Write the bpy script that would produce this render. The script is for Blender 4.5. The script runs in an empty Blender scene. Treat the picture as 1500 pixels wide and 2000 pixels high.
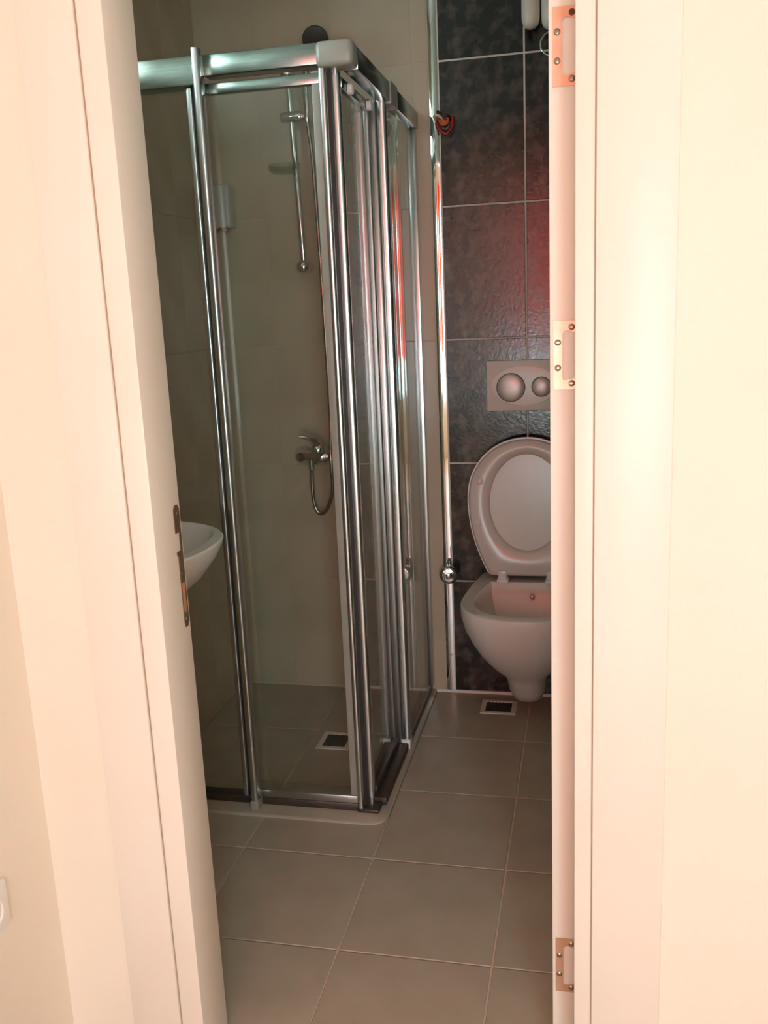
import bpy, bmesh, math, random
from mathutils import Vector, Matrix
random.seed(7)
SC = bpy.context.scene
COL = SC.collection
PI = math.pi

# ------------------------------------------------------------------ camera
H = 1.335                                   # eye height
cam_d = bpy.data.cameras.new('camera')
cam_d.sensor_fit = 'VERTICAL'
cam_d.sensor_height = 24.0
cam_d.lens = 24.0 * 1804.0 / 2000.0
cam_d.clip_start = 0.02
cam = bpy.data.objects.new('camera', cam_d)
COL.objects.link(cam)
fpx, cx, cy = 1804.0, 750.0, 1000.0
dY = Vector(((1148 - cx) / fpx, (582 - cy) / fpx, 1)).normalized()
dD = Vector(((1111 - cx) / fpx, (9129 - cy) / fpx, 1))
dD = (dD - dY * dD.dot(dY)).normalized()
dX = dD.cross(dY)
if dX.x < 0: dX = -dX
right = Vector((dX[0], dY[0], -dD[0]))
down = Vector((dX[1], dY[1], -dD[1]))
fwd = Vector((dX[2], dY[2], -dD[2]))
m = Matrix.Identity(4)
for i in range(3):
    m[i][0] = right[i]; m[i][1] = -down[i]; m[i][2] = -fwd[i]
m.translation = Vector((0, 0, H))
cam.matrix_world = m
SC.camera = cam

# ------------------------------------------------------------------ world, lights, exposure
W = bpy.data.worlds.new('World'); SC.world = W
W.use_nodes = True
bg = W.node_tree.nodes['Background']
bg.inputs[0].default_value = (0.75, 0.88, 1.0, 1)
bg.inputs[1].default_value = 1.0

def area(name, loc, rot, sx, sy, power, col):
    l = bpy.data.lights.new(name, 'AREA'); l.shape = 'RECTANGLE'; l.size = sx; l.size_y = sy
    l.energy = power; l.color = col
    o = bpy.data.objects.new(name, l); COL.objects.link(o); o.location = loc; o.rotation_euler = rot
    return o
# daylight entering by the big window of the hall and by the small high window of the bathroom
area('hall_daylight', (0.25, -2.42, 1.30), (PI / 2, 0, 0), 1.7, 1.7, 160, (0.67, 0.95, 1.0))
area('bath_daylight', (-1.46, 1.735, 2.13), (0, -PI / 2, 0), 0.34, 0.58, 12.0, (0.66, 0.93, 1.0))

vs = SC.view_settings
vs.view_transform = 'Standard'; vs.look = 'None'; vs.gamma = 1.0; vs.use_curve_mapping = False
vs.exposure = 0.32
SC.display_settings.display_device = 'sRGB'
cy_ = SC.cycles
cy_.max_bounces = 14; cy_.diffuse_bounces = 6; cy_.glossy_bounces = 8; cy_.transparent_max_bounces = 24
cy_.transmission_bounces = 8
cy_.caustics_reflective = False; cy_.caustics_refractive = False
cy_.sample_clamp_indirect = 6.0
cy_.use_denoising = True

# ------------------------------------------------------------------ materials
def srgb(r, g, b):
    f = lambda c: c / 12.92 if c <= 0.04045 else ((c + 0.055) / 1.055) ** 2.4
    return (f(r / 255), f(g / 255), f(b / 255), 1)

def mat(name, c1, c2=None, scale=6.0, rough=0.5, metal=0.0, ior=1.5, bump=0.0, bscale=60.0, rvar=0.0,
        detail=4.0, contrast=(0.35, 0.65), stretch=None, coat=0.0, sss=0.0):
    M = bpy.data.materials.new(name); M.use_nodes = True
    nt = M.node_tree; N = nt.nodes; L = nt.links
    p = N['Principled BSDF']
    tc = N.new('ShaderNodeTexCoord'); mp = N.new('ShaderNodeMapping')
    L.new(tc.outputs['Object'], mp.inputs[0])
    if stretch: mp.inputs['Scale'].default_value = stretch
    nz = N.new('ShaderNodeTexNoise'); nz.inputs['Scale'].default_value = scale; nz.inputs['Detail'].default_value = detail
    L.new(mp.outputs[0], nz.inputs['Vector'])
    cr = N.new('ShaderNodeValToRGB')
    cr.color_ramp.elements[0].position, cr.color_ramp.elements[1].position = contrast
    cr.color_ramp.elements[0].color = c1; cr.color_ramp.elements[1].color = c2 or c1
    L.new(nz.outputs['Fac'], cr.inputs[0]); L.new(cr.outputs[0], p.inputs['Base Color'])
    p.inputs['Roughness'].default_value = rough; p.inputs['Metallic'].default_value = metal
    p.inputs['IOR'].default_value = ior; p.inputs['Coat Weight'].default_value = coat
    if rvar:
        mr = N.new('ShaderNodeMapRange'); mr.inputs['To Min'].default_value = rough - rvar; mr.inputs['To Max'].default_value = rough + rvar
        L.new(nz.outputs['Fac'], mr.inputs['Value']); L.new(mr.outputs[0], p.inputs['Roughness'])
    if bump:
        n2 = N.new('ShaderNodeTexNoise'); n2.inputs['Scale'].default_value = bscale; n2.inputs['Detail'].default_value = 3
        L.new(mp.outputs[0], n2.inputs['Vector'])
        b = N.new('ShaderNodeBump'); b.inputs['Strength'].default_value = bump; b.inputs['Distance'].default_value = 0.002
        L.new(n2.outputs['Fac'], b.inputs['Height']); L.new(b.outputs[0], p.inputs['Normal'])
    return M

def glass(name, tint, ior=1.5, rough=0.0):
    M = bpy.data.materials.new(name); M.use_nodes = True
    nt = M.node_tree; N = nt.nodes; L = nt.links
    for n in list(N): N.remove(n)
    out = N.new('ShaderNodeOutputMaterial'); mx = N.new('ShaderNodeMixShader')
    tr = N.new('ShaderNodeBsdfTransparent'); gl = N.new('ShaderNodeBsdfGlossy'); fr = N.new('ShaderNodeFresnel')
    tr.inputs[0].default_value = tint; gl.inputs['Roughness'].default_value = rough; fr.inputs[0].default_value = ior
    # faint limescale film, procedural
    tc = N.new('ShaderNodeTexCoord'); nz = N.new('ShaderNodeTexNoise'); nz.inputs['Scale'].default_value = 3.0
    mr = N.new('ShaderNodeMapRange'); mr.inputs['To Min'].default_value = 0.0; mr.inputs['To Max'].default_value = 0.02
    L.new(tc.outputs['Object'], nz.inputs['Vector']); L.new(nz.outputs['Fac'], mr.inputs['Value']); L.new(mr.outputs[0], gl.inputs['Roughness'])
    # the same reflectance on both faces of a thin sheet: the Fresnel node inverts the index on back faces, so invert it first
    geo = N.new('ShaderNodeNewGeometry'); mr2 = N.new('ShaderNodeMapRange')
    mr2.inputs['To Min'].default_value = ior; mr2.inputs['To Max'].default_value = 1.0 / ior
    L.new(geo.outputs['Backfacing'], mr2.inputs['Value']); L.new(mr2.outputs[0], fr.inputs[0])
    L.new(fr.outputs[0], mx.inputs[0]); L.new(tr.outputs[0], mx.inputs[1]); L.new(gl.outputs[0], mx.inputs[2])
    L.new(mx.outputs[0], out.inputs[0])
    return M

M = {}
M['cream_paint'] = mat('cream_paint', srgb(240, 231, 216), srgb(243, 235, 221), 2.5, 0.55, bump=0.05, bscale=180)
M['white_lacquer'] = mat('white_lacquer', srgb(240, 232, 220), srgb(243, 236, 226), 3, 0.38, bump=0.02, bscale=90)
M['hall_floor'] = mat('hall_floor', srgb(150, 110, 75), srgb(175, 132, 92), 4, 0.45, stretch=(1, 8, 1))
M['ceiling_paint'] = mat('ceiling_paint', srgb(225, 220, 210), srgb(230, 226, 218), 3, 0.8)
M['beige_tile'] = mat('beige_tile', srgb(188, 171, 148), srgb(199, 182, 159), 5, 0.22, bump=0.03, bscale=25)
M['beige_grout'] = mat('beige_grout', srgb(192, 175, 152), srgb(197, 180, 157), 30, 0.6)
M['black_tile'] = mat('black_tile', srgb(26, 22, 20), srgb(92, 80, 72), 22, 0.18, ior=1.62, bump=0.2, bscale=120, rvar=0.10, detail=12, contrast=(0.44, 0.74))
M['grey_grout'] = mat('grey_grout', srgb(222, 214, 202), srgb(230, 222, 210), 40, 0.9)
M['floor_tile'] = mat('floor_tile', srgb(178, 167, 151), srgb(188, 177, 161), 9, 0.4, bump=0.05, bscale=120, detail=8)
M['floor_grout'] = mat('floor_grout', srgb(236, 220, 200), srgb(242, 228, 208), 40, 0.9)
M['kerb_stone'] = mat('kerb_stone', srgb(172, 160, 144), srgb(182, 170, 154), 8, 0.35, detail=8)
M['white_silicone'] = mat('white_silicone', srgb(225, 215, 208), srgb(232, 224, 218), 20, 0.5)
M['chrome'] = mat('chrome', srgb(225, 225, 225), srgb(235, 235, 235), 10, 0.07, metal=1.0)
M['mirror_trim'] = mat('mirror_trim', srgb(222, 222, 218), srgb(232, 232, 228), 3, 0.05, metal=1.0, bump=0.35, bscale=5)
M['aluminium'] = mat('aluminium', srgb(205, 205, 203), srgb(216, 216, 214), 60, 0.25, metal=1.0, stretch=(8, 8, 0.4))
M['brushed_header'] = mat('brushed_header', srgb(150, 164, 158), srgb(166, 178, 172), 60, 0.26, metal=1.0, stretch=(0.4, 8, 8))
M['satin_profile'] = mat('satin_profile', srgb(176, 174, 170), srgb(188, 186, 182), 60, 0.34, metal=1.0, stretch=(8, 8, 0.4))
M['dark_gasket'] = mat('dark_gasket', srgb(38, 30, 28), srgb(46, 37, 34), 20, 0.5)
M['dark_rail'] = mat('dark_rail', srgb(74, 62, 56), srgb(86, 73, 66), 40, 0.42, metal=0.5)
M['clear_seal'] = mat('clear_seal', srgb(150, 146, 136), srgb(160, 156, 146), 12, 0.35)
M['glass'] = glass('glass', (0.965, 0.975, 0.965, 1), 1.5)
M['window_glass'] = glass('window_glass', (0.97, 0.98, 0.98, 1), 1.45)
M['porcelain'] = mat('porcelain', srgb(236, 233, 229), srgb(240, 237, 233), 3, 0.2, ior=1.5)
M['white_plastic'] = mat('white_plastic', srgb(240, 238, 236), srgb(244, 242, 240), 4, 0.25)
M['seat_plastic'] = mat('seat_plastic', srgb(226, 223, 220), srgb(232, 229, 226), 3, 0.22)
M['satin_button'] = mat('satin_button', srgb(206, 204, 202), srgb(214, 212, 210), 10, 0.34, metal=0.35)
M['copper_plate'] = mat('copper_plate', srgb(212, 178, 150), srgb(224, 192, 166), 25, 0.36, metal=0.55)
M['screw_steel'] = mat('screw_steel', srgb(150, 138, 122), srgb(172, 160, 142), 80, 0.3, metal=0.9)
M['dark_hole'] = mat('dark_hole', srgb(96, 58, 38), srgb(112, 70, 46), 20, 0.8)
M['strike_metal'] = mat('strike_metal', srgb(104, 86, 70), srgb(120, 100, 82), 30, 0.55, metal=0.4)
M['raw_wood'] = mat('raw_wood', srgb(178, 124, 82), srgb(196, 142, 98), 14, 0.7, stretch=(4, 4, 1))
M['drain_white'] = mat('drain_white', srgb(236, 232, 226), srgb(242, 238, 232), 12, 0.35)
M['drain_dark'] = mat('drain_dark', srgb(58, 48, 42), srgb(72, 60, 52), 20, 0.5)
M['red_curtain'] = None
M['wire_red'] = mat('wire_red', srgb(190, 40, 40), srgb(205, 54, 50), 10, 0.4)
M['wire_orange'] = mat('wire_orange', srgb(205, 100, 52), srgb(220, 118, 66), 10, 0.4)
M['wire_brown'] = mat('wire_brown', srgb(110, 62, 40), srgb(124, 72, 48), 10, 0.45)
M['wire_black'] = mat('wire_black', srgb(34, 30, 28), srgb(42, 38, 36), 10, 0.5)
M['wire_white'] = mat('wire_white', srgb(222, 200, 176), srgb(230, 210, 188), 10, 0.5)
M['grey_conduit'] = mat('grey_conduit', srgb(80, 88, 90), srgb(94, 102, 104), 10, 0.5)
M['gap_shade'] = mat('gap_shade', srgb(168, 146, 126), srgb(176, 154, 134), 20, 0.7)  # brown tone that paints the shade in the door frame grooves
M['dispenser_plastic'] = mat('dispenser_plastic', srgb(196, 190, 184), srgb(204, 198, 192), 6, 0.3)
M['rubber'] = mat('rubber', srgb(60, 56, 50), srgb(72, 68, 60), 10, 0.5)
M['smoke_window'] = mat('smoke_window', srgb(50, 52, 46), srgb(60, 62, 56), 10, 0.25)
M['rust_plastic'] = mat('rust_plastic', srgb(150, 96, 78), srgb(162, 108, 88), 10, 0.35)
M['dish_plastic'] = glass('dish_plastic', (0.86, 0.86, 0.82, 1), 1.45)
M['frosted'] = mat('frosted', srgb(226, 222, 208), srgb(233, 229, 216), 5, 0.35)
M['hose'] = mat('hose', srgb(160, 155, 146), srgb(190, 186, 178), 220, 0.22, metal=1.0, stretch=(0.2, 0.2, 1))

def curtain_mat():
    Mt = bpy.data.materials.new('red_curtain'); Mt.use_nodes = True
    nt = Mt.node_tree; N = nt.nodes; L = nt.links
    for n in list(N): N.remove(n)
    out = N.new('ShaderNodeOutputMaterial'); mx = N.new('ShaderNodeMixShader'); mx.inputs[0].default_value = 0.70
    d = N.new('ShaderNodeBsdfDiffuse'); t = N.new('ShaderNodeBsdfTranslucent')
    tc = N.new('ShaderNodeTexCoord'); nz = N.new('ShaderNodeTexNoise'); nz.inputs['Scale'].default_value = 40
    cr = N.new('ShaderNodeValToRGB')
    cr.color_ramp.elements[0].color = srgb(244, 44, 26); cr.color_ramp.elements[1].color = srgb(250, 74, 38)
    L.new(tc.outputs['Object'], nz.inputs[0]); L.new(nz.outputs[0], cr.inputs[0])
    L.new(cr.outputs[0], d.inputs[0]); L.new(cr.outputs[0], t.inputs[0])
    L.new(d.outputs[0], mx.inputs[1]); L.new(t.outputs[0], mx.inputs[2]); L.new(mx.outputs[0], out.inputs[0])
    return Mt
M['red_curtain'] = curtain_mat()

# ------------------------------------------------------------------ mesh helpers (all in world metres)
class MB:
    def __init__(s): s.v = []; s.f = []; s.smooth = []
    def add(s, vs_, fs, smooth=False):
        o = len(s.v); s.v += [tuple(v) for v in vs_]
        s.f += [tuple(i + o for i in f) for f in fs]; s.smooth += [smooth] * len(fs); return s
    def box(s, a, b):
        x0, y0, z0 = a; x1, y1, z1 = b
        return s.add([(x0, y0, z0), (x1, y0, z0), (x1, y1, z0), (x0, y1, z0), (x0, y0, z1), (x1, y0, z1), (x1, y1, z1), (x0, y1, z1)],
                     [(0, 3, 2, 1), (4, 5, 6, 7), (0, 1, 5, 4), (1, 2, 6, 5), (2, 3, 7, 6), (3, 0, 4, 7)])
    def rbox(s, a, b, r=0.004, seg=2):
        bm = bmesh.new()
        bmesh.ops.create_cube(bm, size=1)
        c = [(a[i] + b[i]) / 2 for i in range(3)]; d = [abs(b[i] - a[i]) for i in range(3)]
        for v in bm.verts: v.co = Vector([c[i] + v.co[i] * d[i] for i in range(3)])
        bmesh.ops.bevel(bm, geom=bm.edges[:], offset=min(r, min(d) * 0.48), segments=seg, profile=0.5, affect='EDGES')
        bm.verts.index_update()
        bm.faces.index_update(); bm.normal_update()
        big = set(f.index for f in bm.faces if max(abs(f.normal.x), abs(f.normal.y), abs(f.normal.z)) > .9999)
        s.add([v.co[:] for v in bm.verts], [[v.index for v in f.verts] for f in bm.faces], True)
        for f in bm.faces:
            if f.index in big: s.smooth[len(s.smooth) - len(bm.faces) + f.index] = False
        bm.free(); return s
    def loft(s, rings, cap0=True, cap1=True, smooth=True, closed=True):
        n = len(rings[0]); vs_ = [p for r in rings for p in r]; fs = []
        for k in range(len(rings) - 1):
            for i in range(n if closed else n - 1):
                j = (i + 1) % n
                fs.append((k * n + i, k * n + j, (k + 1) * n + j, (k + 1) * n + i))
        if cap0: fs.append(tuple(reversed(range(n))))
        if cap1: fs.append(tuple((len(rings) - 1) * n + i for i in range(n)))
        return s.add(vs_, fs, smooth)
    def tube(s, pts, r, n=12, cap=True):
        P = [Vector(p) for p in pts]; rr = r if isinstance(r, (list, tuple)) else [r] * len(P)
        rings = []; ref = None
        for i, p in enumerate(P):
            t = (P[min(i + 1, len(P) - 1)] - P[max(i - 1, 0)]).normalized()
            if ref is None:
                ref = Vector((0, 0, 1)) if abs(t.z) < 0.9 else Vector((1, 0, 0))
            a = (ref - t * ref.dot(t)).normalized(); b = t.cross(a); ref = a
            rings.append([(p + (a * math.cos(2 * PI * k / n) + b * math.sin(2 * PI * k / n)) * rr[i])[:] for k in range(n)])
        return s.loft(rings, cap, cap)
    def lathe(s, c, axis, prof, n=28):
        """prof: list of (distance along axis, radius)"""
        ax = Vector(axis).normalized(); ref = Vector((0, 0, 1)) if abs(ax.z) < 0.9 else Vector((1, 0, 0))
        a = (ref - ax * ref.dot(ax)).normalized(); b = ax.cross(a); c = Vector(c)
        rings = [[(c + ax * h + (a * math.cos(2 * PI * k / n) + b * math.sin(2 * PI * k / n)) * max(r, 1e-4))[:] for k in range(n)] for h, r in prof]
        return s.loft(rings, True, True)
    def prism(s, poly, axis, a, b):
        """extrude polygon of 2-D points along axis ('x','y','z') from a to b"""
        f = {'x': lambda p, h: (h, p[0], p[1]), 'y': lambda p, h: (p[0], h, p[1]), 'z': lambda p, h: (p[0], p[1], h)}[axis]
        n = len(poly); vs_ = [f(p, a) for p in poly] + [f(p, b) for p in poly]
        fs = [tuple(reversed(range(n))), tuple(range(n, 2 * n))] + [(i, (i + 1) % n, n + (i + 1) % n, n + i) for i in range(n)]
        return s.add(vs_, fs)

BASE = {}
def mesh(name, mb, mt, base):
    me = bpy.data.meshes.new(name)
    me.from_pydata([(v[0] - base[0], v[1] - base[1], v[2] - base[2]) for v in mb.v], [], mb.f)
    me.polygons.foreach_set('use_smooth', mb.smooth)
    bm = bmesh.new(); bm.from_mesh(me)
    bmesh.ops.recalc_face_normals(bm, faces=bm.faces)
    bm.to_mesh(me); bm.free()
    me.materials.append(M[mt]); me.update()
    try: me.set_sharp_from_angle(angle=math.radians(40))
    except Exception: pass
    return me
def tagit(o, label=None, cat=None, group=None, kind=None):
    if label: o['label'] = label
    if cat: o['category'] = cat
    if group: o['group'] = group
    if kind: o['kind'] = kind
    return o
def thing(name, base, label, cat, group=None, kind=None):
    o = bpy.data.objects.new(name, None); COL.objects.link(o); o.location = base; o.empty_display_size = 0.05
    BASE[o] = Vector(base); return tagit(o, label, cat, group, kind)
def part(name, mb, mt, parent, label=None):
    b = BASE[parent]
    o = bpy.data.objects.new(name, mesh(name, mb, mt, b)); COL.objects.link(o); o.parent = parent
    BASE[o] = b
    if label: o['label'] = label
    return o
def solo(name, mb, mt, base, label, cat, kind=None, group=None):
    o = bpy.data.objects.new(name, mesh(name, mb, mt, base)); COL.objects.link(o); o.location = base
    BASE[o] = Vector(base); return tagit(o, label, cat, group, kind)

_tm = {}
def tile(parent, c, size, mt, thin_axis, gap=0.003, name='tile'):
    """one ceramic tile (shared mesh per size) centred at c"""
    d = [round(size[i] - (0 if i == thin_axis else gap), 4) for i in range(3)]
    key = (tuple(d), mt, thin_axis)
    if key not in _tm:
        mb = MB(); mb.rbox([-x / 2 for x in d], [x / 2 for x in d], 0.0012, 1)
        me = mesh(name, mb, mt, (0, 0, 0)); _tm[key] = me
        for p in me.polygons: p.use_smooth = False
    o = bpy.data.objects.new(name, _tm[key]); COL.objects.link(o); o.parent = parent
    o.location = Vector(c) - BASE[parent]
    return o

# ------------------------------------------------------------------ layout
YB = 3.017          # back wall face
XL = -1.235         # bathroom left wall face
XR = 0.36           # bathroom right wall face
YD0, YD1 = 1.305, 1.400   # hall face and bathroom face of the door wall
JX0, JX1 = -0.664, -0.017  # jamb faces of the opening
HD = 2.003          # head of the opening
CH = 2.62           # ceiling
HXL, HXR, HYR = -0.93, 1.35, -2.2

# floor
b = MB().box((XL - .1, YD0 - .0, -0.12), (XR + .1, YB + .1, -0.004))
floor = solo('floor', b, 'floor_grout', (0, 2.2, 0), 'taupe square floor tiles with pale grout lines in the bathroom', 'floor', 'structure')
xs = [XL, -0.852, -0.516, -0.187, 0.149, XR]
ys = [YD1 - 0.09, 1.651, 1.988, 2.325, 2.664, YB]
for i in range(len(xs) - 1):
    for j in range(len(ys) - 1):
        tile(floor, ((xs[i] + xs[i + 1]) / 2, (ys[j] + ys[j + 1]) / 2, -0.005), (xs[i + 1] - xs[i], ys[j + 1] - ys[j], 0.010), 'floor_tile', 2, 0.0042)
b = MB().box((HXL - .1, HYR - .3, -0.12), (HXR + .1, YD0, -0.001))
solo('floor_hall', b, 'hall_floor', (0, 0, 0), 'brown floor of the room in front of the doorway', 'floor', 'structure')
b = MB().box((HXL - .4, HYR - .3, CH), (HXR + .1, YB + .1, CH + .1))
solo('ceiling', b, 'ceiling_paint', (0, 0.5, CH), 'plain off-white ceiling above the doorway and bathroom', 'ceiling', 'structure')

# back wall: beige tiles, mirror strip, black tiles
b = MB().box((XL - .1, YB + .0015, -0.12), (XR + .1, YB + .12, CH))
wb = solo('wall_back', b, 'grey_grout', (0, YB, 0), 'tiled back wall, beige in the shower and black behind the toilet', 'wall', 'structure')
zs = [0.006, 0.408, 0.817, 1.222, 1.634, 2.058, 2.466, CH]
bx = [XL, -1.232 + .2, -0.782, -0.532, -0.481]
for i in range(len(bx) - 1):
    for k in range(len(zs) - 1):
        tile(wb, ((bx[i] + bx[i + 1]) / 2, YB + .004, (zs[k] + zs[k + 1]) / 2), (bx[i + 1] - bx[i], 0.008, zs[k + 1] - zs[k]), 'beige_tile', 1, 0.0014)
part('grout_bed', MB().box((XL, YB + .0008, .001), (-0.48, YB + .0035, CH)), 'beige_grout', wb)
kx = [-0.450, -0.189, 0.061, XR]
for i in range(len(kx) - 1):
    for k in range(len(zs) - 1):
        tile(wb, ((kx[i] + kx[i + 1]) / 2, YB + .004, (zs[k] + zs[k + 1]) / 2), (kx[i + 1] - kx[i], 0.008, zs[k + 1] - zs[k]), 'black_tile', 1, 0.0056)
# left bathroom wall with a small high window opening
wy0, wy1, wz0, wz1 = 1.45, 2.02, 1.97, 2.29
b = MB()
b.box((XL - .2, YD1, -0.12), (XL - .0008, YB + .006, wz0)); b.box((XL - .2, YD1, wz1), (XL - .0008, YB + .006, CH))
b.box((XL - .2, YD1, wz0), (XL - .0008, wy0, wz1)); b.box((XL - .2, wy1, wz0), (XL - .0008, YB + .006, wz1))
wl = solo('wall_left', b, 'beige_grout', (XL, 2.2, 0), 'beige tiled left wall of the bathroom behind the shower glass', 'wall', 'structure')
ly = [YD1, wy0, 1.735, wy1, 2.27, 2.52, 2.77, YB]
lz = [0.006, 0.408, 0.817, 1.222, 1.634, wz0, wz1, CH]
for i in range(len(ly) - 1):
    for k in range(len(lz) - 1):
        if ly[i] >= wy0 - .001 and ly[i + 1] <= wy1 + .001 and abs(lz[k] - wz0) < .001: continue
        tile(wl, (XL - .004, (ly[i] + ly[i + 1]) / 2, (lz[k] + lz[k + 1]) / 2), (0.008, ly[i + 1] - ly[i], lz[k + 1] - lz[k]), 'beige_tile', 0, 0.0014)
b = MB().box((XR, YD1, -0.12), (XR + .1, YB + .006, CH))
solo('wall_right', b, 'beige_tile', (XR, 2.2, 0), 'beige right wall of the bathroom behind the open door', 'wall', 'structure')
# door wall
b = MB()
b.box((HXL - .4, YD0 + .004, -0.12), (JX0 - .045, YD1 - .004, CH)); b.box((JX1 + .045, YD0 + .004, -0.12), (HXR + .1, YD1 - .004, CH))
b.box((JX0 - .045, YD0 + .004, HD + .045), (JX1 + .045, YD1 - .004, CH))
solo('wall_door', b, 'cream_paint', (0, YD0, 0), 'cream painted wall around the bathroom doorway', 'wall', 'structure')
b = MB().box((HXL - .1, HYR, -0.12), (HXL, YD0 + .004, CH))
solo('wall_hall_left', b, 'cream_paint', (HXL, 0, 0), 'cream side wall at the left edge of the picture', 'wall', 'structure')
b = MB().box((HXR, HYR, -0.12), (HXR + .1, YD0 + .004, CH))
solo('wall_hall_right', b, 'cream_paint', (HXR, 0, 0), 'cream right side wall of the room in front', 'wall', 'structure')
wx0, wx1, wzz0, wzz1 = -0.58, 1.10, 0.50, 2.15
b = MB()
b.box((HXL - .1, HYR - .15, -0.12), (wx0, HYR, CH)); b.box((wx1, HYR - .15, -0.12), (HXR + .1, HYR, CH))
b.box((wx0, HYR - .15, -0.12), (wx1, HYR, wzz0)); b.box((wx0, HYR - .15, wzz1), (wx1, HYR, CH))
solo('wall_hall_rear', b, 'cream_paint', (0, HYR, 0), 'cream window wall facing the doorway, behind the viewer', 'wall', 'structure')

def window(name, label, a0, a1, z0, z1, place, mull):
    """window in a wall; place(a, depth, z) gives the world point"""
    base = place((a0 + a1) / 2, 0.05, z0)
    w = thing(name, base, label, 'window', kind='structure')
    def bx2(u0, u1, d0, d1, v0, v1):
        p, q = place(u0, d0, v0), place(u1, d1, v1)
        return MB().rbox([min(p[i], q[i]) for i in range(3)], [max(p[i], q[i]) for i in range(3)], 0.004, 1)
    t = 0.045
    part('frame_bar', bx2(a0, a1, .03, .08, z0, z0 + t), 'white_lacquer', w); part('frame_bar', bx2(a0, a1, .03, .08, z1 - t, z1), 'white_lacquer', w)
    part('frame_bar', bx2(a0, a0 + t, .03, .08, z0 + t, z1 - t), 'white_lacquer', w); part('frame_bar', bx2(a1 - t, a1, .03, .08, z0 + t, z1 - t), 'white_lacquer', w)
    xs_ = [a0 + t] + mull + [a1 - t]
    for mm in mull: part('mullion', bx2(mm - t / 2, mm + t / 2, .03, .08, z0 + t, z1 - t), 'white_lacquer', w)
    for i in range(len(xs_) - 1): part('pane', bx2(xs_[i] + .004, xs_[i + 1] - .004, .052, .057, z0 + t, z1 - t), 'window_glass', w)
    return w
window('window_1', 'wide white framed window behind the viewer', wx0, wx1, wzz0, wzz1, lambda a, d, z: (a, HYR - d, z), [0.26])
window('window_2', 'small high white framed window above the washbasin', wy0, wy1, wz0, wz1, lambda a, d, z: (XL - d, a, z), [])

# curtain hanging beside / over the hall window
cur = thing('curtain', (0.02, HYR + .09, 0.87), 'red translucent curtain hanging at the window behind the viewer', 'curtain')
def curtain_strip(x0, x1, z0, z1):
    b = MB(); n = 100; top = []; bot = []
    for i in range(n + 1):
        x = x0 + (x1 - x0) * i / n; y = HYR + .09 + .028 * math.sin(i * 1.05) + .008 * math.sin(i * 2.3)
        top.append((x, y, z1)); bot.append((x, y - .01 * math.sin(i * .7), z0))
    b.loft([bot, top], False, False, True, closed=False); return b
part('curtain_panel', curtain_strip(-0.50, 0.55, 0.87, 2.32), 'red_curtain', cur)
part('curtain_rod', MB().tube([(-0.85, HYR + .09, 2.345), (1.2, HYR + .09, 2.345)], 0.012), 'aluminium', cur)

# mirror metal strip between beige and black tile: a shallow bowed profile
n = 12; ring0 = []; x0, x1 = -0.479, -0.4515
for i in range(n + 1):
    t = i / n; ring0.append((x0 + (x1 - x0) * t, YB + .001 - .0018 * math.sin(PI * t)))
poly = ring0 + [(x1, YB + .006), (x0, YB + .006)]
b = MB(); nz_ = 44; rings = [[(p[0], p[1], 0.006 + (CH - .01) * k / nz_) for p in poly] for k in range(nz_ + 1)]
b.loft(rings)
solo('trim_1', b, 'mirror_trim', (-0.463, YB, 0), 'narrow mirror-bright metal strip between beige and black wall tiles', 'trim', 'structure')
# pale sealant line at the foot of the back wall
b = MB().prism([(YB + .006, 0), (YB - .006, 0), (YB - .002, .008), (YB + .006, .009)], 'x', -0.515, XR)
solo('trim_2', b, 'white_silicone', (-0.1, YB, 0), 'thin pale sealant line where black wall meets floor', 'trim', 'structure')

# ------------------------------------------------------------------ door frame (jambs, casings, strike plate)
fr = thing('trim_3', ((JX0 + JX1) / 2, YD0, 0), 'cream lacquered door frame with flat casings around the doorway', 'door frame', kind='structure')
SL, SR = -0.704, 0.0085            # inner edges of the casings
part('jamb', MB().rbox((SL - .02, YD0 - .006, 0), (JX0, YD1, HD + .04), .0025), 'white_lacquer', fr)
part('jamb', MB().rbox((JX1, YD0 - .006, 0), (SR + .02, YD1 - .008, HD + .04), .0025), 'white_lacquer', fr)
part('head_jamb', MB().rbox((JX0 - .001, YD0 - .006, HD), (JX1 + .001, YD1, HD + .04), .0025), 'white_lacquer', fr)
def casing(x0, x1):
    b = MB(); b.rbox((x0, YD0 - .0115, 0), (x1, YD0 + .004, HD + .14), .002); return b
part('casing', casing(-0.797, SL - .0015), 'white_lacquer', fr)
part('casing', casing(SR + .0015, 0.1135), 'white_lacquer', fr)
part('head_casing', MB().rbox((SL - .0015, YD0 - .0115, HD + .045), (SR + .0015, YD0 + .004, HD + .14), .002), 'white_lacquer', fr)
# brown strips painting in the shade of the groove between jamb and casing
part('gap_shade_strip', MB().box((SL - .0016, YD0 - .0075, 0), (SL + .0002, YD0 - .004, HD + .04)), 'gap_shade', fr)
part('gap_shade_strip', MB().box((SR - .0002, YD0 - .0075, 0), (SR + .0016, YD0 - .004, HD + .04)), 'gap_shade', fr)
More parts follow.
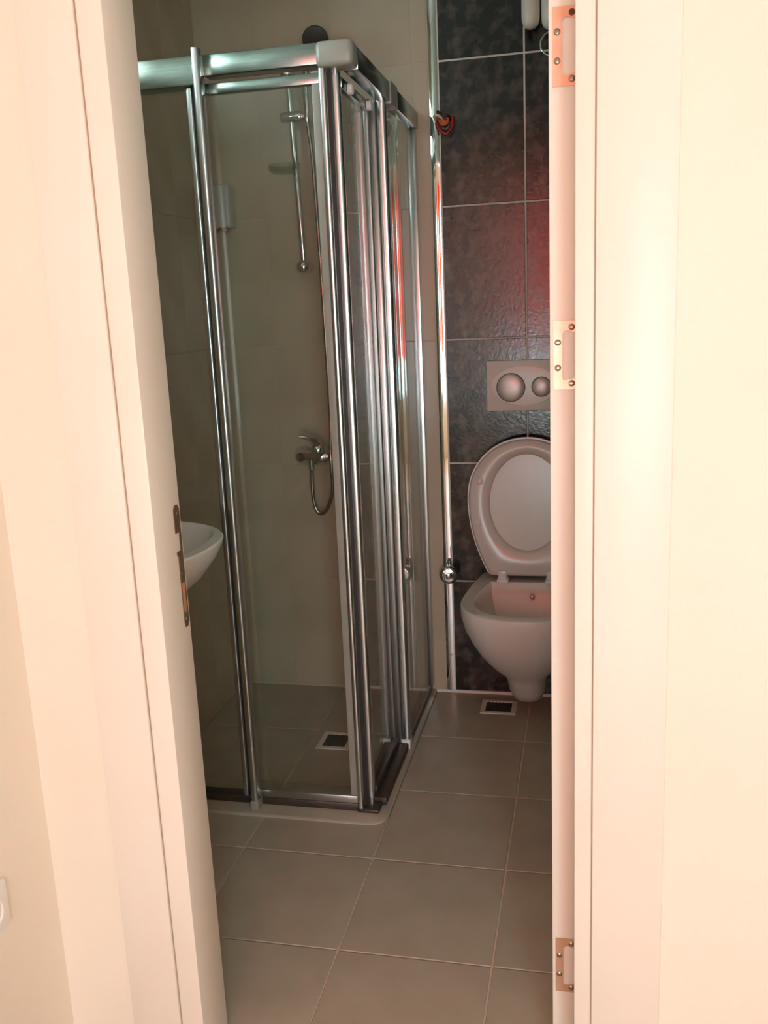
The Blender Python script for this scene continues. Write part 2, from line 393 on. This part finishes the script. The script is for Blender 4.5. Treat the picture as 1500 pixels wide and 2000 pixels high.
# strike plate on the left jamb face (plane x = JX0), long with a lip notch
sp = [(1.372, 1.024), (1.378, 1.031), (1.386, 1.031), (1.392, 1.024), (1.392, 0.828), (1.387, 0.820), (1.379, 0.820), (1.376, 0.828),
      (1.376, 0.945), (1.372, 0.946), (1.372, 0.952), (1.386, 0.953), (1.386, 0.984), (1.372, 0.985)]
stp = part('strike_plate', MB().prism(sp, 'x', JX0 - .002, JX0 + .0016), 'strike_metal', fr, 'dark metal strike plate')
part('bolt_hole', MB().box((JX0 - .001, 1.3775, 0.846), (JX0 + .0020, 1.3865, 0.898)), 'raw_wood', stp, 'bare wood showing in the bolt slot')
for z in (1.017, 0.915, 0.834):
    part('screw', MB().lathe((JX0 + .0014, 1.383, z), (1, 0, 0), [(0, .0035), (.0008, .003), (.001, .001)], 12), 'screw_steel', stp)

# ------------------------------------------------------------------ open door leaf with hinge plates on its edge
DX0, DX1, DY = -0.0545, -0.0125, 1.404
door = thing('door_1', (DX0, DY, 0), 'cream bathroom door swung open, its hinge edge facing the viewer', 'door', kind='structure')
part('leaf', MB().rbox((DX0, DY, 0.008), (DX1, DY + .66, 1.995), .002), 'white_lacquer', door)
def cplate(z0, z1):
    x0 = -0.0492; x1 = DX1; xi = x0 + .013; t = .013
    pts = [(x0, z0), (x1, z0), (x1, z0 + .020)]
    for k in range(5):                            # lower lip curve
        u = k / 4; pts.append((x1 - (x1 - xi - .004) * u, z0 + .020 - .006 * u * (2 - u)))
    pts += [(xi + .001, z0 + t + .001), (xi, z0 + t + .004), (xi, z1 - t - .006), (xi + .003, z1 - t - .002)]
    for k in range(6):                            # upper swan lip
        u = k / 5; pts.append((xi + .006 + (x1 - xi - .006) * u, z1 - t - .001 - .008 * u * u))
    pts += [(x1, z1), (x0, z1)]
    return pts
for z0, z1 in ((1.623, 1.725), (1.204, 1.304), (0.168, 0.272)):
    hp = part('hinge_plate', MB().prism(cplate(z0, z1), 'y', DY + .001, DY - .0014), 'copper_plate', door, 'copper coloured hinge plate with curved cut-out')
    zc = (z0 + z1) / 2
    for q, (sx, sz) in enumerate(((-0.0428, zc + .019), (-0.0428, zc - .018), (-0.0228, z1 - .009), (-0.0228, z0 + .009))):
        hole = (z0 > 1.5 and q == 2)
        if hole:
            part('screw_hole', MB().lathe((sx, DY - .0012, sz), (0, -1, 0), [(0, .0044), (.0006, .0044), (.0007, .001)], 16), 'dark_hole', hp, 'empty screw hole')
        else:
            b = MB().lathe((sx, DY - .001, sz), (0, -1, 0), [(0, .0048), (.0012, .0046), (.0022, .0030), (.0023, .001)], 16)
            b.box((sx - .003, DY - .0036, sz - .0006), (sx + .003, DY - .0030, sz + .0006))
            part('screw', b, 'screw_steel', hp)

# ------------------------------------------------------------------ shower enclosure
YF, XS = 2.200, -0.528            # glass planes of the front and of the side
kerb = []
def arc(cx_, cy2, r, a0, a1, n=8): return [(cx_ + r * math.cos(a0 + (a1 - a0) * k / n), cy2 + r * math.sin(a0 + (a1 - a0) * k / n)) for k in range(n + 1)]
outer = [(XL, 2.135)] + arc(-0.565, 2.185, .05, -PI / 2, 0) + [(-0.515, YB)]
inner = [(-0.60, YB), (-0.60, 2.255), (XL, 2.255)]
def scale_in(poly, d):
    return [(x - d if x > -0.6 else x, y + d if y < 2.2 else y) for x, y in poly]
b = MB(); full = outer + inner; f2 = scale_in(outer, .004) + inner
b.loft([[(x, y, -0.002) for x, y in full], [(x, y, .004) for x, y in full], [(x, y, .0075) for x, y in f2]], True, True, False)
solo('trim_4', b, 'kerb_stone', (-0.56, 2.2, 0), 'low smooth taupe kerb with rounded corner under the shower cabin', 'kerb', 'structure')

sh = thing('shower_enclosure', (XS, YF, 0.0075), 'corner shower cabin with aluminium frame and clear sliding glass doors', 'shower cabin')
# headers
part('header_rail', MB().rbox((XL, 2.172, 1.858), (-0.892, 2.225, 1.922), .003), 'brushed_header', sh)
part('header_rail', MB().rbox((-0.876, 2.178, 1.876), (-0.598, 2.225, 1.922), .003), 'brushed_header', sh)
part('corner_cap', MB().rbox((-0.602, 2.170, 1.868), (-0.515, 2.232, 1.924), .012, 3), 'clear_seal', sh, 'grey plastic cap at the top corner')
part('header_rail', MB().rbox((-0.552, 2.228, 1.868), (-0.516, 2.60, 1.918), .003), 'brushed_header', sh)
part('header_rail', MB().rbox((-0.552, 2.66, 1.868), (-0.516, YB - .001, 1.918), .003), 'brushed_header', sh)
part('header_joint', MB().rbox((-0.554, 2.585, 1.862), (-0.512, 2.675, 1.922), .004), 'clear_seal', sh)
# bottom rails
part('bottom_rail', MB().rbox((XL, 2.186, .0075), (-0.60, 2.222, .030), .003), 'dark_rail', sh)
part('bottom_rail', MB().rbox((-0.562, 2.225, .0075), (-0.530, YB - .001, .030), .003), 'dark_rail', sh)
part('corner_shoe', MB().rbox((-0.602, 2.178, .0075), (-0.540, 2.235, .020), .006, 3), 'dark_rail', sh)
# wall profiles
part('wall_profile', MB().rbox((XL, 2.186, .03), (XL + .03, 2.222, 1.86), .003), 'aluminium', sh)
part('wall_profile', MB().rbox((-0.548, YB - .030, .03), (-0.522, YB - .001, 1.868), .003), 'aluminium', sh)
# fixed panes
part('fixed_pane', MB().box((XL + .025, 2.210, .028), (-0.905, 2.216, 1.86)), 'glass', sh)
part('fixed_pane', MB().box((-0.537, 2.58, .028), (-0.531, YB - .025, 1.87)), 'glass', sh)
# outer posts that stand in front of the header
def post(x0, x1, y0, y1, z0, z1, r):
    n = 20; ring = []
    cx_, cy2 = (x0 + x1) / 2, (y0 + y1) / 2; a, c2 = (x1 - x0) / 2, (y1 - y0) / 2
    for k in range(n):
        t = 2 * PI * k / n; e = 0.6
        ring.append((cx_ + a * math.copysign(abs(math.cos(t)) ** e, math.cos(t)), cy2 + c2 * math.copysign(abs(math.sin(t)) ** e, math.sin(t))))
    return MB().loft([[(x, y, z) for x, y in ring] for z in (z0, z1)])
part('post', post(-0.893, -0.872, 2.150, 2.186, .036, 1.932, 0), 'aluminium', sh)
part('post_foot', MB().rbox((-0.894, 2.148, .0075), (-0.871, 2.188, .036), .004), 'clear_seal', sh)
part('inner_profile', post(-0.928, -0.910, 2.186, 2.212, .03, 1.856, 0), 'aluminium', sh)
part('inner_seal', MB().box((-0.911, 2.194, .03), (-0.896, 2.206, 1.856)), 'dark_gasket', sh)
part('post', post(-0.553, -0.525, 2.556, 2.585, .036, 1.905, 0), 'aluminium', sh)
part('post_foot', MB().rbox((-0.553, 2.552, .0075), (-0.525, 2.592, .040), .004), 'white_plastic', sh)
part('inner_profile', post(-0.583, -0.564, 2.53, 2.552, .03, 1.868, 0), 'satin_profile', sh)
part('inner_seal', MB().rbox((-0.568, 2.545, .03), (-0.551, 2.562, 1.868), .003), 'satin_profile', sh)
# front sliding door
d1 = part('sliding_door', MB().box((-0.900, 2.196, .05), (-0.612, 2.201, 1.845)), 'glass', sh, 'clear glass sliding door of the front side')
part('door_rail', MB().rbox((-0.880, 2.188, 1.838), (-0.60, 2.210, 1.862), .003), 'brushed_header', d1)
part('door_rail', MB().rbox((-0.880, 2.186, .030), (-0.60, 2.212, .052), .003), 'satin_profile', d1)
part('edge_seal', MB().rbox((-0.619, 2.190, .03), (-0.598, 2.207, 1.866), .002), 'clear_seal', d1)
part('stile', post(-0.600, -0.583, 2.178, 2.210, .02, 1.868, 0), 'aluminium', d1)
# side sliding door
d2 = part('sliding_door', MB().box((-0.573, 2.246, .05), (-0.568, 2.56, 1.845)), 'glass', sh, 'clear glass sliding door of the right side')
part('door_rail', MB().rbox((-0.579, 2.246, 1.838), (-0.561, 2.55, 1.862), .003), 'brushed_header', d2)
part('door_rail', MB().rbox((-0.581, 2.246, .030), (-0.559, 2.55, .052), .003), 'dark_rail', d2)
part('stile', post(-0.584, -0.560, 2.212, 2.240, .02, 1.868, 0), 'aluminium', d2)
part('magnet_seal', MB().box((-0.586, 2.204, .02), (-0.576, 2.218, 1.866)), 'dark_gasket', d2)
part('roller', MB().lathe((-0.560, 2.50, 1.845), (1, 0, 0), [(0, .013), (.012, .013), (.014, .008)], 18), 'white_plastic', d2)
part('roller', MB().lathe((-0.560, 2.30, 1.845), (1, 0, 0), [(0, .013), (.012, .013), (.014, .008)], 18), 'white_plastic', d2)

# ------------------------------------------------------------------ shower rail, hand shower, mixer
def bez(pts, n=10):
    """Catmull-Rom through the points"""
    P = [Vector(p) for p in pts]; out = []
    for i in range(len(P) - 1):
        p0, p1, p2, p3 = P[max(i - 1, 0)], P[i], P[i + 1], P[min(i + 2, len(P) - 1)]
        for k in range(n):
            t = k / n
            out.append((0.5 * ((2 * p1) + (p2 - p0) * t + (2 * p0 - 5 * p1 + 4 * p2 - p3) * t * t + (3 * p1 - p0 - 3 * p2 + p3) * t ** 3))[:])
    out.append(P[-1][:]); return out
RX, RY = -0.905, 2.957
rail = thing('shower_rail', (RX, YB, 1.44), 'chrome shower riser rail with sliding bracket on beige wall', 'shower rail')
part('rail', MB().tube([(RX - .004, RY, 2.06), (RX + .012, RY, 1.47)], .0098, 16), 'chrome', rail)
for z, dx in ((2.05, -.004), (1.472, .012)):
    part('wall_mount', MB().lathe((RX + dx, YB, z), (0, -1, 0), [(0, .017), (.012, .017), (.03, .012), (.052, .012), (.064, .020), (.078, .021), (.088, .014), (.091, .004)], 24), 'chrome', rail)
part('slider', MB().lathe((RX - .036, RY, 1.925), (1, 0, 0), [(0, .008), (.003, .016), (.012, .0185), (.058, .0185), (.068, .0165), (.078, .012)], 24), 'chrome', rail)
sd = MB()
n = 24; ringp = lambda r1, r2, z: [(RX - .026 + r1 * math.cos(2 * PI * k / n), RY - .03 + r2 * math.sin(2 * PI * k / n), z) for k in range(n)]
sd.loft([ringp(.03, .024, 1.756), ringp(.048, .036, 1.765), ringp(.052, .040, 1.784), ringp(.048, .036, 1.784), ringp(.042, .031, 1.768), ringp(.02, .015, 1.764)])
part('soap_dish', sd, 'dish_plastic', rail, 'small translucent soap dish')

hs = thing('hand_shower', (RX + .055, RY - .02, 1.92), 'chrome hand shower with round head above the cabin header', 'shower head')
hp_ = [(-0.852, 2.945, 1.905), (-0.850, 2.938, 1.96), (-0.842, 2.925, 2.04), (-0.826, 2.905, 2.105)]
part('handle', MB().tube(bez(hp_, 8), [0.0095 + .004 * (k / 24) for k in range(25)], 14), 'chrome', hs)
part('spray_head', MB().lathe((-0.800, 2.905, 2.128), (0.15, -0.78, -0.60), [(-.022, .010), (-.016, .024), (-.006, .036), (.004, .040), (.010, .039), (.012, .034)], 28), 'rubber', hs, 'dark round spray head')
ho = [(-0.852, 2.945, 1.905), (-0.849, 2.948, 1.87), (-0.844, 2.955, 1.768), (-0.838, 2.955, 1.503), (-0.836, 2.955, 1.343), (-0.834, 2.955, 1.146), (-0.8335, 2.952, 0.96), (-0.831, 2.925, 0.87), (-0.8305, 2.925, 0.80), (-0.836, 2.935, 0.735), (-0.862, 2.945, 0.672), (-0.888, 2.947, 0.660), (-0.904, 2.947, 0.69), (-0.908, 2.946, 0.75), (-0.906, 2.945, 0.81)]
part('hose', MB().tube(bez(ho, 10), .0063, 10), 'hose', hs, 'metal spiral hose with a hanging loop')

mx = thing('mixer_tap', (-0.90, YB, 0.84), 'chrome single lever shower mixer with hose loop below', 'tap')
part('wall_rosette', MB().lathe((-0.951, YB, 0.85), (0, -1, 0), [(0, .034), (.006, .034), (.016, .026), (.03, .018), (.05, .016)], 28), 'chrome', mx)
part('wall_rosette', MB().lathe((-0.801, YB, 0.85), (0, -1, 0), [(0, .034), (.006, .034), (.016, .026), (.03, .018), (.05, .016)], 28), 'chrome', mx)
part('body', MB().lathe((-0.930, 2.955, 0.855), (1, 0, 0), [(0, .010), (.004, .016), (.02, .019), (.032, .027), (.055, .029), (.075, .025), (.09, .015), (.104, .013), (.107, .009)], 28), 'chrome', mx)
part('cartridge', MB().lathe((-0.878, 2.955, 0.858), (0, -.55, .83), [(0, .026), (.03, .027), (.042, .024), (.05, .014)], 24), 'chrome', mx)
part('lever', MB().tube([(-0.878, 2.93, 0.898), (-0.884, 2.91, 0.918), (-0.905, 2.895, 0.929), (-0.926, 2.885, 0.933)], [.014, .011, .008, .006], 12), 'chrome', mx)
part('hose_outlet', MB().lathe((-0.906, 2.947, 0.845), (0, 0, -1), [(0, .014), (.012, .014), (.014, .011), (.034, .010)], 18), 'chrome', mx)

# ------------------------------------------------------------------ soap dispenser on the back wall
dsp = thing('soap_dispenser', (-1.165, YB, 1.59), 'pale wall soap dispenser with dark slot and rust-coloured lower lip', 'dispenser')
part('body', MB().rbox((-1.208, YB - .060, 1.608), (-1.134, YB, 1.745), .010, 3), 'dispenser_plastic', dsp)
part('level_window', MB().rbox((-1.204, YB - .0615, 1.672), (-1.197, YB - .058, 1.715), .001), 'smoke_window', dsp, 'dark vertical slot')
part('push_lip', MB().tube([(-1.195, YB - .04, 1.600), (-1.172, YB - .048, 1.612), (-1.150, YB - .04, 1.600)], [.007, .010, .007], 12), 'rust_plastic', dsp, 'rust-coloured lower lip')

# ------------------------------------------------------------------ floor drains
def drain(cx_, cy2, wx_, wy_, label):
    d = thing('floor_drain', (cx_, cy2, 0), label, 'drain', 'floor drains')
    x0, x1, y0, y1 = cx_ - wx_ / 2, cx_ + wx_ / 2, cy2 - wy_ / 2, cy2 + wy_ / 2; t = .016; z = .0035
    b = MB()
    b.rbox((x0, y0, 0), (x1, y0 + t, z), .001, 1); b.rbox((x0, y1 - t, 0), (x1, y1, z), .001, 1)
    b.rbox((x0, y0 + t, 0), (x0 + t, y1 - t, z), .001, 1); b.rbox((x1 - t, y0 + t, 0), (x1, y1 - t, z), .001, 1)
    part('rim', b, 'drain_white', d)
    g = part('grate', MB().box((x0 + t, y0 + t, 0), (x1 - t, y1 - t, .0008)), 'drain_dark', d, 'dark recessed grate')
    nb = 7
    for k in range(nb):
        xx = x0 + t + (x1 - x0 - 2 * t) * (k + .5) / nb
        part('slat', MB().box((xx - .0022, y0 + t, .0008), (xx + .0022, y1 - t, .0026)), 'rubber', g)
    return d
drain(-0.772, 2.595, 0.105, 0.115, 'square floor drain inside the glass shower cabin')
drain(-0.287, 2.905, 0.118, 0.108, 'square pale rimmed floor drain below the toilet')

# ------------------------------------------------------------------ toilet
TX = -0.189
toi = thing('toilet', (TX, 2.80, 0.02), 'white wall-hung toilet with raised seat beside the open door', 'toilet')
def plan(hwb, hw, yb, yc, yf, n=28, e=2.3):
    """plan outline: straight back of half width hwb, widest hw at yc, rounded front at yf"""
    pts = []
    for k in range(n + 1):                     # front arc from left (-) to right (+)
        t = PI * k / n; c, s_ = math.cos(t), math.sin(t)
        pts.append((TX - hw * math.copysign(abs(c) ** (2 / e), c), yc - (yc - yf) * abs(s_) ** (2 / e)))
    m_ = 6
    rightside = [(TX + hw + (hwb - hw) * (k / m_) ** 1.6, yc + (yb - yc) * k / m_) for k in range(1, m_ + 1)]
    leftside = [(2 * TX - x, y) for x, y in reversed(rightside)]
    return pts + rightside + leftside
def ringz(z, *a, **k): return [(x, y, z) for x, y in plan(*a, **k)]
b = MB()
YW = YB - .002
outer_r = [ringz(.046, .032, .038, YW, 2.92, 2.86), ringz(.052, .042, .048, YW, 2.91, 2.845), ringz(.09, .052, .060, YW, 2.89, 2.80), ringz(.14, .057, .066, YW, 2.87, 2.765),
           ringz(.168, .064, .074, YW, 2.85, 2.735), ringz(.215, .100, .115, YW, 2.82, 2.67), ringz(.26, .122, .142, YW, 2.79, 2.62), ringz(.31, .138, .163, YW, 2.76, 2.575),
           ringz(.36, .148, .181, YW, 2.74, 2.545), ringz(.40, .152, .188, YW, 2.72, 2.53), ringz(.425, .153, .190, YW, 2.715, 2.525), ringz(.438, .152, .189, YW - .001, 2.715, 2.527), ringz(.442, .149, .185, YW - .004, 2.715, 2.532)]
inner_r = [ringz(.442, .118, .150, 2.905, 2.72, 2.562), ringz(.436, .113, .145, 2.90, 2.72, 2.568), ringz(.40, .112, .145, 2.89, 2.72, 2.57), ringz(.36, .105, .138, 2.88, 2.72, 2.58),
           ringz(.31, .09, .115, 2.86, 2.73, 2.61), ringz(.26, .06, .08, 2.84, 2.75, 2.67), ringz(.22, .04, .05, 2.82, 2.76, 2.71)]
b.loft(outer_r + inner_r)
bowl = part('bowl', b, 'porcelain', toi)
part('bidet_nozzle', MB().lathe((TX + .018, 2.893, .402), (0, -1, -.1), [(0, .009), (.010, .009), (.018, .006), (.020, .002)], 16), 'chrome', bowl, 'small chrome bidet nozzle')
# raised seat and lid
def seat_outline(hw, hwb, h0, h1, n=40):
    """closed outline in (x, height): flat hinge edge at h0, rounded top at h1"""
    hc = h0 + (h1 - h0) * .56; pts = []
    for k in range(n + 1):
        t = PI * k / n; pts.append((TX + hw * math.cos(t), hc + (h1 - hc) * abs(math.sin(t)) ** .92))
    m_ = 10; side = []
    for k in range(1, m_ + 1):
        u = k / m_; side.append((TX - hw + (hw - hwb) * u ** 2.0, hc + (h0 + .018 - hc) * u))
    rc = .02
    side += [(TX - hwb + .004, h0 + .008), (TX - hwb + .012, h0 + .002), (TX - hwb + rc + .006, h0)]
    pts += side
    xa = side[-1][0]; pts += [(xa + 2 * (TX - xa) * k / 12, h0) for k in range(1, 12)]
    pts += [(2 * TX - x, z) for x, z in reversed(side)]
    return pts
def tilt(x, z, d):      # d: distance in front of the hinge plane, leaning slightly back
    a = math.radians(4.5); zz = z - .448
    return (x, 2.925 + zz * math.sin(a) - d * math.cos(a), .448 + zz * math.cos(a) + d * math.sin(a))
so = seat_outline(.187, .128, .462, .905); lo = seat_outline(.193, .133, .458, .912)
def shrink(poly, f, fz=None, zc=.68):
    fz = fz or f; return [(TX + (x - TX) * f, zc + (z - zc) * fz) for x, z in poly]
b = MB(); b.loft([[tilt(x, z, -.016) for x, z in shrink(lo, .95)], [tilt(x, z, -.012) for x, z in shrink(lo, .99)], [tilt(x, z, -.004) for x, z in lo], [tilt(x, z, .003) for x, z in shrink(lo, .995)]])
lid = part('lid', b, 'seat_plastic', toi)
# inner hole outline, same number of points
nO = len(so); hole = []
hc_x, hc_z, ha, hb_ = TX, .700, .120, .157
for x, z in so:
    t = math.atan2((z - hc_z) / .22, (x - hc_x) / .187)
    hole.append((hc_x + ha * math.cos(t), hc_z + hb_ * math.sin(t)))
mixp = lambda u: [(a[0] + (c[0] - a[0]) * u, a[1] + (c[1] - a[1]) * u) for a, c in zip(so, hole)]
b = MB(); secs = [(0, .004), (0, .012), (.04, .018), (.12, .022), (.5, .0245), (.88, .021), (.97, .016), (1, .010), (1, .004)]
b.loft([[tilt(x, z, d) for x, z in mixp(u)] for u, d in secs], False, False)
seat = part('seat', b, 'seat_plastic', toi)
for sx in (-1, 1):
    for (ox, z) in ((.150, .772), (.158, .635)):
        p = tilt(TX + sx * ox, z, .021); q = tilt(TX + sx * ox, z, .029)
        ax = Vector(q) - Vector(p)
        part('bumper', MB().lathe(p, ax, [(0, .013), (.004, .0125), (.0065, .009), (.0068, .002)], 18), 'seat_plastic', seat)
for sx in (-1, 1):
    hx = TX + sx * .078
    b = MB(); b.rbox((hx - .019, 2.885, .440), (hx + .019, 2.945, .456), .004, 2); b.rbox((hx - .014, 2.892, .454), (hx + .014, 2.925, .484), .004, 2)
    part('hinge', b, 'white_plastic', toi)

# flush plate
fp = thing('flush_plate', (-0.199, YB, 1.05), 'white dual flush plate with round silver buttons above toilet', 'flush plate')
fx0, fx1, fz0, fz1 = -0.319, -0.075, 0.989, 1.151
part('plate', MB().rbox((fx0, YB - .012, fz0), (fx1, YB, fz1), .004, 2), 'white_plastic', fp)
n = 40; el = lambda a, c2, y: [(-0.199 + a * math.cos(2 * PI * k / n), y, 1.070 + c2 * math.sin(2 * PI * k / n)) for k in range(n)]
part('oval_relief', MB().loft([el(.108, .066, YB - .0115), el(.106, .064, YB - .0135), el(.090, .050, YB - .0145), el(.04, .02, YB - .0147)]), 'white_plastic', fp)
for bx_, r in ((-0.2405, .0440), (-0.143, .0300)):
    bt = part('button', MB().lathe((bx_, YB - .0135, 1.065), (0, -1, 0), [(0, r), (.004, r), (.0055, r * .95), (.0075, r * .75), (.009, r * .4), (.0093, .002)], 36), 'satin_button', fp, 'round silver button')
    part('button_ring', MB().lathe((bx_, YB - .0125, 1.065), (0, -1, 0), [(0, r + .0022), (.003, r + .0022), (.0034, r + .001), (.003, r)], 36), 'rubber', bt)

# bidet valve
bv = thing('bidet_valve', (-0.462, YB, 0.437), 'round chrome bidet valve knob on the metal strip beside toilet', 'valve')
kz = 0.445
part('stem', MB().lathe((-0.458, YB - .004, kz), (0, -1, 0), [(0, .020), (.004, .020), (.008, .010), (.038, .009)], 22), 'chrome', bv)
part('knob', MB().lathe((-0.455, YB - .040, kz), (0.12, -1, 0.05), [(0, .012), (.003, .026), (.010, .031), (.018, .031), (.025, .027), (.028, .020), (.027, .014), (.030, .008), (.031, .002)], 32), 'chrome', bv)

# loose wires at a wall box by the metal strip
wr = thing('loose_wires', (-0.462, YB, 1.84), 'tangle of loose red and orange wires at the metal strip', 'wires')
wc = Vector((-0.430, YB, 1.880))
def W3(dx, dy, dz): return (wc.x + dx, YB - dy, wc.z + dz)
part('box_hole', MB().lathe(W3(-.003, -.004, .0), (0, -1, 0), [(0, .030), (.007, .030), (.009, .027), (.0075, .022)], 26), 'wire_brown', wr)
part('wire', MB().tube(bez([W3(-.018, 0, .012), W3(-.026, .022, .0), W3(-.016, .034, -.022), W3(.004, .036, -.036), W3(.020, .03, -.020), W3(.024, .02, .012), W3(.016, 0, .020)]), .0030, 8), 'wire_red', wr, 'red wire')
part('wire', MB().tube(bez([W3(-.010, 0, .010), W3(-.016, .026, .004), W3(-.006, .036, -.010), W3(.008, .034, -.006), W3(.010, .026, .008), W3(0, 0, .012)]), .0042, 8), 'wire_orange', wr, 'orange wire')
part('wire', MB().tube(bez([W3(.004, 0, -.004), W3(.014, .024, -.010), W3(.006, .030, -.022), W3(-.010, .026, -.016), W3(-.012, .0, -.004)]), .0038, 8), 'grey_conduit', wr, 'grey wire')
part('wire', MB().tube(bez([W3(-.024, 0, .034), W3(-.020, .020, .030), W3(-.006, .026, .020), W3(.010, .022, .016), W3(.014, 0, .006)]), .0045, 8), 'wire_black', wr, 'black wire')
part('wire', MB().tube(bez([W3(-.030, 0, .010), W3(-.032, .020, .018), W3(-.022, .028, .020), W3(-.010, .02, .012), W3(-.006, 0, .002)]), .0042, 8), 'wire_white', wr, 'pale wire')
part('connector', MB().rbox(W3(-.012, .034, -.012), W3(.006, .016, .006), .004, 2), 'wire_orange', wr, 'orange wire connector')

# white two-lobed fixture at the top of the black wall, with a chrome ring below
wf = thing('wall_lamp', (-0.13, YB, 2.10), 'white fixture with two rounded downward lobes high on black wall', 'wall fixture')
for lx, lz_, r in ((-0.1645, 2.100, .0265), (-0.108, 2.094, .0265)):
    part('shade', MB().lathe((lx, 2.945, lz_), (0, 0, 1), [(0, .004), (.003, r * .5), (.010, r * .8), (.024, r * .97), (.04, r), (.16, r), (.17, r * .8), (.175, .004)], 24), 'frosted', wf)
part('arm', MB().rbox((-0.19, YB - .085, 2.245), (-0.08, YB - .012, 2.272), .006, 2), 'white_plastic', wf)
part('back_plate', MB().rbox((-0.17, YB - .014, 2.20), (-0.10, YB, 2.31), .005, 2), 'white_plastic', wf)
part('cross_band', MB().tube(bez([(-0.15, 2.915, 2.190), (-0.125, 2.908, 2.176), (-0.10, 2.908, 2.170), (-0.07, 2.915, 2.185)]), .006, 10), 'wire_orange', wf, 'pinkish band across the lobes')
rg = thing('chrome_ring', (-0.105, YB, 2.02), 'thin chrome ring just below the white two-lobed fixture', 'ring')
rc_ = Vector((-0.104, 2.955, 2.060)); n = 40
part('ring', MB().tube([(rc_.x + .034 * math.cos(2 * PI * k / n), rc_.y + .004 * math.sin(2 * PI * k / n), rc_.z + .034 * math.sin(2 * PI * k / n)) for k in range(n + 1)], .0032, 10), 'chrome', rg)
part('mount', MB().lathe((rc_.x + .010, YB, rc_.z + .032), (0, -1, 0), [(0, .016), (.006, .016), (.010, .008), (.066, .007), (.070, .004)], 20), 'chrome', rg)

# ------------------------------------------------------------------ washbasin on the left wall
SY, SZ = 1.86, 0.83
snk = thing('washbasin', (XL, SY, 0.6), 'white rounded washbasin peeking out behind the left door jamb', 'washbasin')
def sring(z, depth, hw, x_in=0.0, n=36, e=2.4):
    """D-shaped outline hanging on the left wall"""
    pts = []
    for k in range(n + 1):
        t = -PI / 2 + PI * k / n; c, s_ = math.cos(t), math.sin(t)
        pts.append((XL + x_in + .10 + (depth - .10 - x_in) * abs(c) ** (2 / e), SY + hw * math.copysign(abs(s_) ** (2 / e), s_), z))
    pts.append((XL + x_in + .002, SY + hw * .96, z)); pts.append((XL + x_in + .002, SY - hw * .96, z))
    return pts
b = MB()
b.loft([sring(.655, .20, .10), sring(.665, .25, .13), sring(.70, .315, .175), sring(.745, .37, .215), sring(.79, .405, .245), sring(.82, .42, .256), sring(.828, .422, .258), sring(.832, .418, .255),
        sring(.832, .392, .228, .12), sring(.825, .384, .220, .125), sring(.78, .365, .200, .135), sring(.73, .33, .165, .15), sring(.70, .29, .11, .17), sring(.692, .25, .05, .20)])
bas = part('basin', b, 'porcelain', snk)
part('waste', MB().lathe((XL + .225, SY, .690), (0, 0, 1), [(0, .024), (.006, .024), (.008, .018), (.006, .006)], 20), 'chrome', bas)
part('trap', MB().tube(bez([(XL + .2, SY, .66), (XL + .2, SY, .56), (XL + .17, SY, .52), (XL + .12, SY, .53), (XL + .002, SY, .54)]), .018, 14), 'chrome', snk)
tp = thing('basin_tap', (XL + .065, SY, .832), 'chrome single lever tap on the washbasin', 'tap')
part('body', MB().lathe((XL + .065, SY, .832), (0, 0, 1), [(0, .026), (.008, .026), (.012, .021), (.10, .020), (.115, .016)], 22), 'chrome', tp)
part('spout', MB().tube(bez([(XL + .065, SY, .89), (XL + .12, SY, .925), (XL + .17, SY, .915), (XL + .185, SY, .90)]), [.012] * 31, 12), 'chrome', tp)
part('lever', MB().tube([(XL + .065, SY, .945), (XL + .10, SY, .965), (XL + .15, SY, .975)], [.012, .009, .006], 12), 'chrome', tp)

# ------------------------------------------------------------------ wall socket on the hall's left wall
sk = thing('wall_socket', (HXL, 1.146, .37), 'white wall socket low on the wall at the left picture edge', 'socket')
part('cover', MB().rbox((HXL, 1.088, .375), (HXL + .010, 1.170, .457), .006, 2), 'white_plastic', sk)
part('socket_well', MB().lathe((HXL + .009, 1.129, .416), (1, 0, 0), [(0, .026), (.003, .026), (.003, .022), (.0005, .020)], 24), 'white_plastic', sk)
